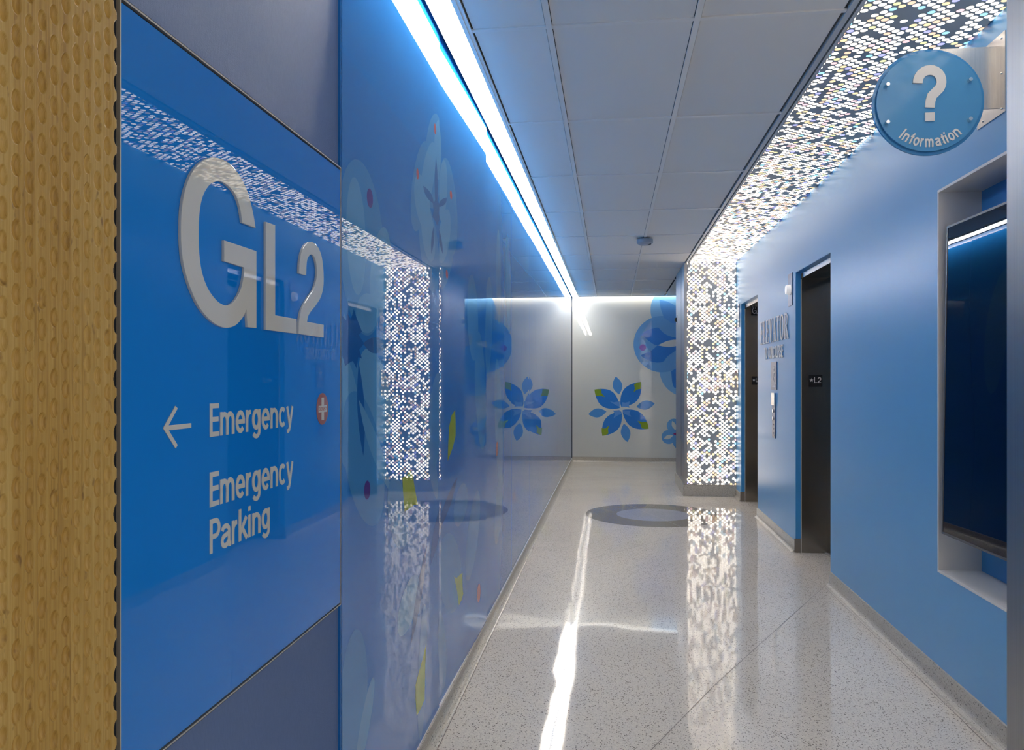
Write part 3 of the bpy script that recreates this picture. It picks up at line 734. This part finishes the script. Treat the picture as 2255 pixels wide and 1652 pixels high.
# curved word
txt = 'Information'; hh = 0.046; rr = 0.170
tot = sum(GL[c][0] for c in txt); AR = math.radians(84); sxx = 0.0365
ang = -AR / 2 + math.radians(1.5); x = 0
for c in txt:
    mb = MB(); adv = GL[c][0]
    a0 = ang + (x + adv / 2) * AR / tot
    def T(px, py, a0=a0, adv=adv):
        lx = (px - adv / 2 + 0.05) * sxx; ly = py * 0.047; r_ = 0.187
        # the baseline lies on the outer circle, the tops point to the centre
        cx_, cy_ = cxp + r_ * math.sin(a0), czp - r_ * math.cos(a0)
        return (cx_ + lx * math.cos(a0) - ly * math.sin(a0), cy_ + lx * math.sin(a0) + ly * math.cos(a0))
    glyph(mb, c, T, 0.016, 0.0185, 'letter_m', fr, 0.165); mb.build('letter', t); x += adv
for px, py in ((1955, 186), (1955, 269), (2137, 175), (2137, 262)):
    X, Z = on_y(px, py, DY - 0.03); cyl(MB(), fr, (X, Z), 0.0078, -0.002, 0.036, 'bolt', 18, 0.0075).build('standoff', t)
ax0 = cxp - 0.02
za, zb = EYE + 1.06, EYE + 1.335
_, zb = on_y(2175, 103, DY + .012); _, za = on_y(2170, 240, DY + .012)
MB().box((ax0, za, -0.018), (XR - 0.004, zb, -0.012), 'steel', fr).build('bracket_arm', t)
mb = MB(); mb.prism([(-3.60, za - 0.035), (-3.36, za - 0.035 ), (-3.36, zb + 0.035), (-3.60, zb + 0.035)], 0.0, 0.004, 'steel', RIGHT); mb.build('wall_plate', t)
for yy in (3.39, 3.55):
    for zz in (za - 0.015, (za + zb) / 2, zb + 0.015):
        cyl(MB(), RIGHT, (-yy, zz), 0.005, 0.004, 0.008, 'bolt', 12, 0.003).build('screw', t)

# smoke detector on the ceiling
o3 = Fr((0.352, 8.36, CEIL), (1, 0, 0), (0, -1, 0), (0, 0, -1))
t = thing('smoke_detector', (0.352, 8.36, CEIL), 'small round grey detector on the ceiling grid', 'detector')
cyl(MB(), o3, (0, 0), 0.045, 0.0, 0.014, 'black', 28).build('mounting_ring', t)
mb = MB(); cyl(mb, o3, (0, 0), 0.084, 0.014, 0.052, 'det', 40); cyl(mb, o3, (0, 0), 0.084, 0.052, 0.070, 'det', 40, 0.055); mb.build('body', t)
cyl(MB(), o3, (0, 0), 0.030, 0.070, 0.074, 'white', 24).build('lens', t)
MB().box((0.03, 0.02, 0.058), (0.06, 0.04, 0.072), 'black', o3).build('sensor_window', t)

# ================================================================== LEFT: MURAL GLASS PANELS
def P(px): return [on_left(*p) for p in px]
D = []     # (polygon in wall coordinates, material)
def pe(cx, cy, rx, ry, m, rot=0): D.append((P(ell(cx, cy, rx, ry, rot)), m))
def pl(A_, B_, w, m, skew=0.5): D.append((P(lens(A_, B_, w, 16, skew)), m))
def pp(pts, m): D.append((P(pts), m))
# big flower near the sign
pe(796, 545, 50, 195, 'pale1', -4)
pe(784, 520, 21, 130, 'pale2', -2); pe(838, 600, 22, 100, 'pale2', 4)
pl((758, 690), (758, 1030), 34, 'pale1'); pe(770, 905, 22, 118, 'pale2', -6)
pe(808, 690, 24, 44, 'pale2')
pe(826, 870, 33, 104, 'pale2', -10); pe(800, 1010, 42, 150, 'pale1', -8)
pl((790, 800), (800, 1005), 8, 'deep'); pl((862, 1090), (790, 880), 12, 'pale2')
pp([(754, 696), (762, 706), (764, 690), (773, 703), (779, 680), (785, 700), (797, 730), (790, 738), (802, 757), (791, 770), (797, 790), (789, 786), (785, 812), (777, 795), (768, 800), (760, 806), (754, 785)], 'deep')
pl((800, 756), (852, 765), 18, 'deep2')
pe(814.5, 436.5, 6.6, 21.5, 'plum', -4); pe(808.5, 1079.5, 6.8, 21, 'plum', 2)
# flower across the first seam
for a in ((955, 355, 20, 105, 2), (926, 410, 19, 100, 6), (990, 455, 17, 108, -4), (945, 545, 20, 100, -6), (985, 545, 17, 92, 6)): pe(a[0], a[1], a[2], a[3], 'pale1', a[4])
for a in ((942, 390, 14, 78, 8), (930, 445, 16, 62, -8), (943, 515, 14, 62, -6), (981, 520, 12, 60, 6), (978, 420, 9, 68, 2), (965, 330, 9, 66, 0)): pe(a[0], a[1], a[2], a[3], 'pale2', a[4])
pl((932, 409), (955, 449), 6, 'deep2'); pl((986, 435), (970, 456), 6, 'deep2'); pl((960, 345), (961, 470), 3.5, 'deep2')
pp([(953, 448), (957, 443), (961, 433), (964, 444), (969, 452), (966, 470), (969, 482), (962, 496), (957, 484), (952, 478), (955, 462)], 'deep2')
pl((955, 498), (950, 560), 3, 'deep2'); pl((967, 495), (978, 560), 3, 'deep2')
for a in ((958, 284, 2.2, 12), (919.5, 383, 2.6, 12), (995, 429, 2.2, 10), (986.5, 604, 2.4, 10)): pe(a[0], a[1], a[2], a[3], 'salmon', -3)
# slivers further along
for a in ((1098, 610, 5, 105), (1119, 625, 6, 110), (1075, 720, 9, 110), (1040, 700, 11, 95), (1134, 690, 5, 115), (1158, 660, 4, 120), (1182, 720, 4, 130), (1150, 900, 5, 150),
          (1056, 860, 11, 130), (1205, 700, 3, 130), (1172, 980, 4, 110), (1098, 930, 8, 140)):
    pe(a[0], a[1], a[2], a[3], 'pale1', rnd.uniform(-2, 3))
for a in ((958, 930, 16, 110, 4), (945, 980, 10, 120, -8), (1015, 1112, 13, 48, 8), (993, 1262, 24, 88, -2), (975, 1432, 10, 86, -2), (1040, 1180, 11, 100, 6), (1098, 1120, 7, 80, 4)):
    pe(a[0], a[1], a[2], a[3], 'pale1', a[4])
pe(899, 1333, 18, 70, 'pale2', 14); pe(778, 1545, 30, 160, 'pale1', 3); pe(803, 1600, 10, 110, 'pale2', 10); pe(930, 1480, 9, 150, 'pale1', 2)
pl((975, 1100), (948, 1245), 7, 'deep'); pl((1008, 1050), (965, 1180), 6, 'deep2'); pl((940, 1200), (905, 1420), 6, 'deep2')
pe(876, 1130, 22, 80, 'pale1', -6)
pp([(903, 1034), (910, 1049), (911, 1062), (920, 1112), (912, 1112), (904, 1118), (891, 1127), (887, 1080), (886, 1052), (895, 1048)], 'lime')
pp([(1003.5, 903), (1004.7, 930), (1004.5, 960), (999, 985), (988, 1016), (989, 980), (991, 940), (996, 915)], 'lime')
pp([(1001.5, 1270), (1006, 1273), (1012, 1267), (1018.7, 1262), (1019, 1290), (1020.5, 1308), (1017, 1322), (1011.4, 1334), (1008, 1305)], 'lime')
pp([(937.8, 1418), (936, 1480), (934.9, 1540), (927, 1560), (917.4, 1577), (915, 1540), (914.9, 1509), (922, 1480), (931, 1450)], 'lime')
for a in ((1052.6, 1306, 3.4, 21), (1132.5, 1095, 2.3, 15), (1094.6, 989, 2.6, 16), (1228, 985, 1.5, 12)): pe(a[0], a[1], a[2], a[3], 'salmon', 2)

seams = [on_left(px, 500)[0] for px in (752.8, 967.3, 1068.3, 1126.3, 1165.5, 1192, 1213)]
seams += [seams[-1] + 1.22 * k for k in (1, 2, 3)] + [YB - 0.003]
seams = [s_ for s_ in seams if s_ < YB - 0.2] + [YB - 0.003]
PZ0, PZ1 = 0.065, CEIL + 0.03
words = ['first', 'second', 'third', 'fourth', 'fifth', 'sixth', 'seventh', 'eighth', 'ninth', 'tenth', 'last']
rots = [0.0, -0.0235, -0.0015, 0.0022, -0.002, 0.0016, -0.0012, 0.0018, -0.001, 0.0012, 0.0]
for i, (a, b) in enumerate(zip(seams[:-1], seams[1:])):
    mb = MB(); a_, b_ = a + 0.0012, b - 0.0012; mid = (a + b) / 2
    r = rots[i] * 0.5
    o0 = LEFT(mid, 0, 0)
    U = Matrix.Rotation(r, 3, 'Z') @ LEFT.U; W = Matrix.Rotation(r, 3, 'Z') @ LEFT.W
    fr = Fr(o0 - U * mid, U, (0, 0, 1), W)
    mb.box((a_, PZ0, -0.010), (b_, PZ1, 0.0), 'mural', fr)
    w = 0.00010
    for pts, m in D:
        q = clip(clip(pts, a_, True), b_, False)
        q = clip(clip(q, PZ0, True, 1), PZ1, False, 1) if len(q) > 2 else q
        if len(q) > 2:
            mb.poly(q, w, m, fr); w += 0.000008
    o = mb.build('glass_wall_panel', org=tuple(LEFT(mid, PZ0, -0.005)))
    extra = {0: ', with pale petals and two plum dots', 1: ', with pale flower, red dots and lime leaves', 2: ', with a lime leaf and pale slivers'}.get(i, '')
    tag(o, 'tall blue glass wall panel, %s one beyond the wayfinding sign%s' % (words[i] if i < len(seams) - 2 else 'farthest', extra), 'glass panel', 'blue glass panels of the left wall')
struct('trim_7', MB().box((1.09, 0.0605, -0.012), (YB, 0.0645, 0.002), 'gtrim', LEFT))

# ================================================================== BACK WALL: WHITE GLASS WITH FLOWERS
FB = facing(YB)
def PB(px): return [on_y(x, y, YB) for x, y in px]
mb = MB(); fb = Fr((0, YB, 0), (1, 0, 0), (0, 0, 1), (0, -1, 0)); w = 0.0002
BZ0, BZ1 = 0.088, CEIL + 0.02
mb.box((-0.688, BZ0, -0.010), (1.83, BZ1, 0), 'bw', fb)
def bp(pts, m):
    global w
    q = clip(pts, 1.83, False); q = clip(q, BZ1, False, 1)
    if len(q) > 2: mb.poly(q, w, m, fb); w += 0.00002
bc = lambda x, y, r, m: bp(ell(*on_y(x, y, YB), r, r, 0, 64), m)
# large flower (three overlapping discs, leaves, white lens)
bc(1492, 682, 0.47, 'b_lt'); bc(1512, 815, 0.47, 'b_lt'); bc(1458, 758, 0.50, 'b_lt2')
bp(PB([(1452, 660), (1470, 664), (1489, 674), (1510, 690), (1510, 712), (1480, 712), (1462, 700), (1455, 680)]), 'b_mid')
bp(PB(spline([(1411.5, 738), (1425, 728), (1441, 723), (1450, 722), (1462, 734), (1480, 742), (1500, 745), (1500, 751), (1470, 751), (1447.5, 760.5), (1433, 754), (1421, 745)], 3)), 'b_dk')
bp(PB(spline([(1447.5, 761), (1462, 762), (1480, 760), (1498, 756), (1490, 770), (1470, 785), (1460, 797), (1440, 798), (1420, 790), (1412, 782), (1430, 775), (1440, 768)], 3)), 'b_dk')
bp(PB(spline([(1478, 818), (1488, 812), (1500, 808), (1500, 840), (1486, 855), (1480, 840)], 3)), 'b_dk')
bp(PB(lens((1449.5, 760.5), (1512, 752), 7.5)), 'bw')
bc(1415.5, 765.5, 0.058, 'b_pu'); bc(1520, 850, 0.058, 'b_pu')
# star flower of leaves
C0 = (1367.5, 901)
for tip, end, wd2, gt in (((1309, 858), (1365, 899), 19.5, 1), ((1412, 841), (1366.5, 897), 19, 1), ((1428.5, 944.5), (1370, 903), 18.5, 1), ((1326.5, 960), (1369, 906), 18, 1)):
    bp(PB(lens(tip, end, wd2)), 'b_dk')
for A_, B_, w_ in (((1356, 829.5), (1363.5, 869), 10.5), ((1442, 888.4), (1401.5, 896), 10), ((1381.5, 973.6), (1374, 933), 10.5), ((1295.6, 912.6), (1335.6, 906.5), 10)):
    bp(PB(lens(A_, B_, w_)), 'b_sm')
for q in (((1343, 884), (1349, 888), (1357, 893), (1364, 896), (1366, 890), (1364.5, 884), (1352, 886)),
          ((1370, 886), (1378, 887), (1387, 884), (1385, 892), (1386, 898), (1377, 896), (1370, 898)),
          ((1371, 903), (1378, 904), (1389, 904), (1386, 910), (1390, 918), (1378, 913), (1372, 910)),
          ((1350, 904), (1358, 903), (1364, 903), (1370, 912), (1362, 914), (1351, 921), (1354, 912))):
    bp(PB(q), 'b_cross')
bp(PB([(1364.5, 884.5), (1368, 896), (1385, 896.5), (1371, 900.5), (1372, 918), (1366.5, 903), (1350, 904.5), (1365, 898.5)]), 'bw')
bp(PB([(1309, 858), (1316, 857), (1324, 857.5), (1325, 866), (1332, 874.5), (1322, 872), (1312, 872.5), (1310, 865)]), 'b_gr')
bp(PB([(1412, 841), (1404, 842.5), (1396, 846), (1398, 856), (1395, 864), (1403, 858), (1411, 856.5), (1412.5, 850)]), 'b_gr')
bp(PB([(1428.5, 944.5), (1421, 945), (1413, 943.5), (1411, 935), (1404, 927), (1414, 929.5), (1425, 929.5), (1427.5, 937)]), 'b_gr')
bp(PB([(1326.5, 960), (1325, 951), (1325, 943), (1333, 944), (1342, 936.5), (1339, 945), (1340, 955), (1333, 959)]), 'b_gr')
# small ring flower
fx, fz = on_y(1491, 956, YB)
for a in (200, 110, 20, -70):
    r0 = math.radians(a); cx_, cz_ = fx + 0.155 * math.cos(r0), fz + 0.155 * math.sin(r0)
    bp(ell(cx_, cz_, 0.125, 0.125, 0, 40), 'b_lt2')
for a in (200, 110, 20, -70):
    r0 = math.radians(a); cx_, cz_ = fx + 0.16 * math.cos(r0), fz + 0.16 * math.sin(r0)
    bp(lens((cx_ - 0.085 * math.cos(r0), cz_ - 0.085 * math.sin(r0)), (cx_ + 0.085 * math.cos(r0), cz_ + 0.085 * math.sin(r0)), 0.035), 'bw')
bp(star(fx, fz, 0.075, 4), 'b_red')
o = mb.build('glass_mural', org=(0.55, YB, BZ0))
tag(o, 'large white glass panel with blue flowers at the corridor end', 'glass mural')
struct('trim_8', MB().box((-0.69, 0.0835, -0.01), (3.0, 0.0878, 0.003), 'dark', fb).box((-0.6925, 0.0878, -0.005), (-0.688, CEIL, 0.004), 'dark', fb))
mb = MB().box((1.833, BZ0, -0.010), (3.19, BZ1, 0), 'bw', fb)
tag(mb.build('glass_mural', org=(2.5, YB, BZ0)), 'plain white glass panel hidden behind the far column', 'glass mural')

# ================================================================== WAYFINDING SIGN
SY0, SY1 = on_left(266.5, 800)[0], on_left(750, 800)[0]
SZ1 = on_left(752, 371)[1]; SZ0 = on_left(752, 1327)[1]
t = thing('wayfinding_sign', tuple(LEFT((SY0 + SY1) / 2, SZ0, 0)), 'large blue glass sign reading GL2, Emergency and Emergency Parking', 'sign')
MB().box((SY0 + 0.0005, SZ0 + 0.003, -0.006), (SY1 - 0.003, SZ1 - 0.0075, 0.0), 'sign', LEFT).build('face_panel', t)
e = 0.0042
mb = MB()
mb.box((SY0 - e, SZ0 - 0.004, -0.005), (SY0, SZ1 + 0.0015, 0.0008), 'alu', LEFT).box((SY1, SZ0 - 0.004, -0.007), (SY1 + e * .8, SZ1 + 0.0015, 0.0005), 'alu', LEFT)
mb.box((SY0, SZ1 - 0.0015, -0.007), (SY1, SZ1 + 0.0015, 0.0005), 'alu', LEFT).box((SY0, SZ0 - 0.0045, -0.007), (SY1, SZ0 - 0.0015, 0.0005), 'alu', LEFT)
mb.build('frame', t)
mb = MB().box((SY0, SZ0 - .001, -0.007), (SY1, SZ1, -0.0062), 'dark', LEFT).box((SY0 - e, SZ1 + 0.0015, -0.0078), (SY1 + e, SZ1 + 0.0045, -0.002), 'dark', LEFT).box((SY0 - e, SZ0 - 0.0075, -0.0078), (SY1 + e, SZ0 - 0.0045, -0.002), 'dark', LEFT)  # gap backing; the outer dark strips paint the shadow along the frame
mb.build('gasket_shadow', t)
def zz(p, sc, ox, oy): return (ox + p[0] / sc, oy + p[1] / sc)
def outline(pts, sc, ox, oy): return [on_left(*zz(p, sc, ox, oy)) for p in pts]
go = spline([(780, 655), (765, 560), (740, 450), (700, 330), (640, 220), (560, 135), (462, 97), (380, 112), (310, 165), (255, 250), (215, 370), (193, 500), (186, 640), (188, 780), (200, 900), (225, 1020), (265, 1140), (320, 1260), (390, 1355), (470, 1420), (545, 1445), (620, 1425), (680, 1360), (707, 1300)], 4)
gi = spline([(690, 968), (685, 1040), (668, 1120), (640, 1190), (600, 1245), (550, 1268), (490, 1245), (430, 1180), (385, 1100), (350, 990), (332, 860), (327, 720), (330, 580), (345, 460), (375, 370), (420, 310), (470, 288), (520, 295), (575, 335), (620, 395), (655, 490), (675, 615)], 4)
gpts = go + [(717, 1440), (787, 1447), (787, 838), (530, 752), (530, 918)] + gi
Z1 = (3.5925, 340, 320)
def shape(name, pts, m='letter', w0=0.0, w1=0.006):
    mb = MB(); mb.prism(pts, w0, w1, m, LEFT); return mb.build(name, t, bevel=min(0.0008, w1 * 0.3))
shape('letter', outline(gpts, *Z1))
shape('letter', outline([(862, 605), (936, 632), (936, 1345), (1107, 1375), (1107, 1492), (862, 1460)], *Z1))
two = spline([(1127, 1015), (1130, 930), (1145, 850), (1175, 790), (1215, 763), (1255, 780), (1290, 830), (1312, 910), (1322, 1020), (1320, 1120), (1300, 1200), (1265, 1260), (1225, 1310), (1200, 1350), (1190, 1397)], 4) + \
      [(1322, 1420), (1322, 1522), (1122, 1493)] + spline([(1125, 1400), (1140, 1320), (1165, 1260), (1205, 1195), (1240, 1140), (1262, 1070), (1268, 1000), (1262, 930), (1245, 880), (1222, 865), (1200, 885), (1188, 930), (1183, 1030)], 4)
shape('numeral', outline(two, *Z1))
Z2 = (4.3476, 340, 860)
shape('arrow', outline([(78, 362), (195, 147), (217, 172), (130, 335), (347, 313), (347, 358), (132, 382), (216, 522), (198, 557)], *Z2), w1=0.0015)
ua, vb = on_left(461, 963); ub, va = on_left(643, 890); _, vt = on_left(461, 889)
word('Emergency', ua, vb, vt - vb, ub - ua, LEFT, 0.0, 0.0012, 'letter', t, 0.145)
_, vb2 = on_left(461, 1118); _, vt2 = on_left(461, 1041)
word('Emergency', ua, vb2, vt2 - vb2, ub - ua, LEFT, 0.0, 0.0012, 'letter', t, 0.145)
_, vb3 = on_left(461, 1221); _, vt3 = on_left(461, 1145); uc, _ = on_left(593, 1120)
word('Parking', ua, vb3, vt3 - vb3, uc - ua, LEFT, 0.0, 0.0012, 'letter', t, 0.145)
cu, cv = on_left(709.5, 900.5)
mb = MB(); mb.prism(ell(cu, cv, 0.0405, 0.0405, 0, 48), 0.0, 0.0012, 'red', LEFT); sy = mb.build('emergency_symbol', t); sy['label'] = 'red disc with white cross'
mb = MB(); a_, b_ = 0.0085, 0.029
mb.prism([(cu - a_, cv - b_), (cu + a_, cv - b_), (cu + a_, cv - a_), (cu + b_, cv - a_), (cu + b_, cv + a_), (cu + a_, cv + a_), (cu + a_, cv + b_), (cu - a_, cv + b_), (cu - a_, cv + a_), (cu - b_, cv + a_), (cu - b_, cv - a_), (cu - a_, cv - a_)], 0.0012, 0.0018, 'letter', LEFT)
mb.build('cross', sy)
GL_up = 'EMERGENCY'
mbw = MB(); tot = sum(GL[c][0] for c in GL_up); x = 0; sx = 0.050 / tot
for c in GL_up:
    glyph(mbw, c, (lambda X: (lambda a, b: (cu - 0.0245 + (X + a) * sx, cv - 0.004 + b * 0.009)))(x), 0.0018, 0.0020, 'red', LEFT, 0.14); x += GL[c][0]
mbw.build('small_lettering', sy)

# ================================================================== CARVED BAMBOO PANEL
BW = 0.024
def bamboo(y0, y1, z0, z1, step, name, label):
    yy = np.concatenate([np.arange(y0, 0.82, 0.003), np.arange(0.82, y1 - 0.0005, step), [y1]])
    zz_ = np.concatenate([np.arange(z0, 0.95, 0.0035), np.arange(0.95, 2.02, step * 1.2), np.arange(2.02, z1, 0.0035), [z1]])
    ny, nz = len(yy), len(zz_)
    Yg, Zg = np.meshgrid(yy, zz_, indexing='ij')
    cp, rp = 0.0217, 0.0392
    depth = np.zeros_like(Yg)
    ci = np.round((Yg - 0.0068) / cp)
    for dc in (-1, 0, 1):
        c = ci + dc
        off = np.where(np.mod(c, 2) == 0, 0.0, 0.5)
        jit = np.mod(np.sin(c * 12.9898) * 43758.5453, 1.0) * 0.25
        r = np.round(Zg / rp - off - jit)
        for dr in (0,):
            cy = c * cp + 0.0068; cz_ = (r + dr + off + jit) * rp
            h = np.mod(np.sin(c * 12.9898 + r * 78.233) * 43758.5453, 1.0)
            sc = 0.93 + 0.13 * h
            u = np.abs(Yg - cy) / (0.0080 * sc); v = (Zg - cz_) / (0.0132 * sc)
            q = u ** 2.0 + np.abs(v) ** 1.8
            depth = np.maximum(depth, np.where(q < 1, 0.0060 * sc * np.sqrt(np.clip(1 - q, 0, 1)), 0))
    Wg = BW - depth
    X = XL0 + XLK * Yg + Wg
    n = ny * nz; co = np.stack([X, Yg, Zg], -1).reshape(-1, 3)
    # back edge skirt at the far side so that the slab has thickness
    idx = np.arange(n).reshape(ny, nz)
    a = idx[:-1, :-1].ravel(); b = idx[1:, :-1].ravel(); c = idx[1:, 1:].ravel(); d = idx[:-1, 1:].ravel()
    quads = np.stack([a, b, c, d], -1)
    edge = idx[-1, :]; bk = np.arange(nz) + n
    co2 = np.stack([np.full(nz, XL0 - 0.005), np.full(nz, y1), zz_], -1); co = np.vstack([co, co2])
    q2 = np.stack([edge[:-1], bk[:-1], bk[1:], edge[1:]], -1); quads = np.vstack([quads, q2])
    org = np.array([XL0 + BW, (y0 + y1) / 2, z0]); co = co - org
    me = bpy.data.meshes.new(name)
    me.vertices.add(len(co)); me.vertices.foreach_set('co', co.astype(np.float32).ravel())
    me.loops.add(quads.size); me.loops.foreach_set('vertex_index', quads.astype(np.int32).ravel())
    me.polygons.add(len(quads)); me.polygons.foreach_set('loop_start', np.arange(0, quads.size, 4, dtype=np.int32))
    me.polygons.foreach_set('use_smooth', np.concatenate([np.ones(len(quads) - len(q2), bool), np.zeros(len(q2), bool)]))
    me.update(calc_edges=True); me.materials.append(M['bamboo'])
    o = bpy.data.objects.new(name, me); o.location = org; COL.objects.link(o)
    return tag(o, label, 'wall panel')
YW = on_x(252, 800, XL0 + BW)[0]
bamboo(0.62, YW, 0.02, CEIL, 0.0009, 'wooden_wall_panel', 'carved bamboo wall panel covered in drop shaped dimples, left of the sign')

for o in list(bpy.data.objects):
    if '_org' in o: del o['_org']
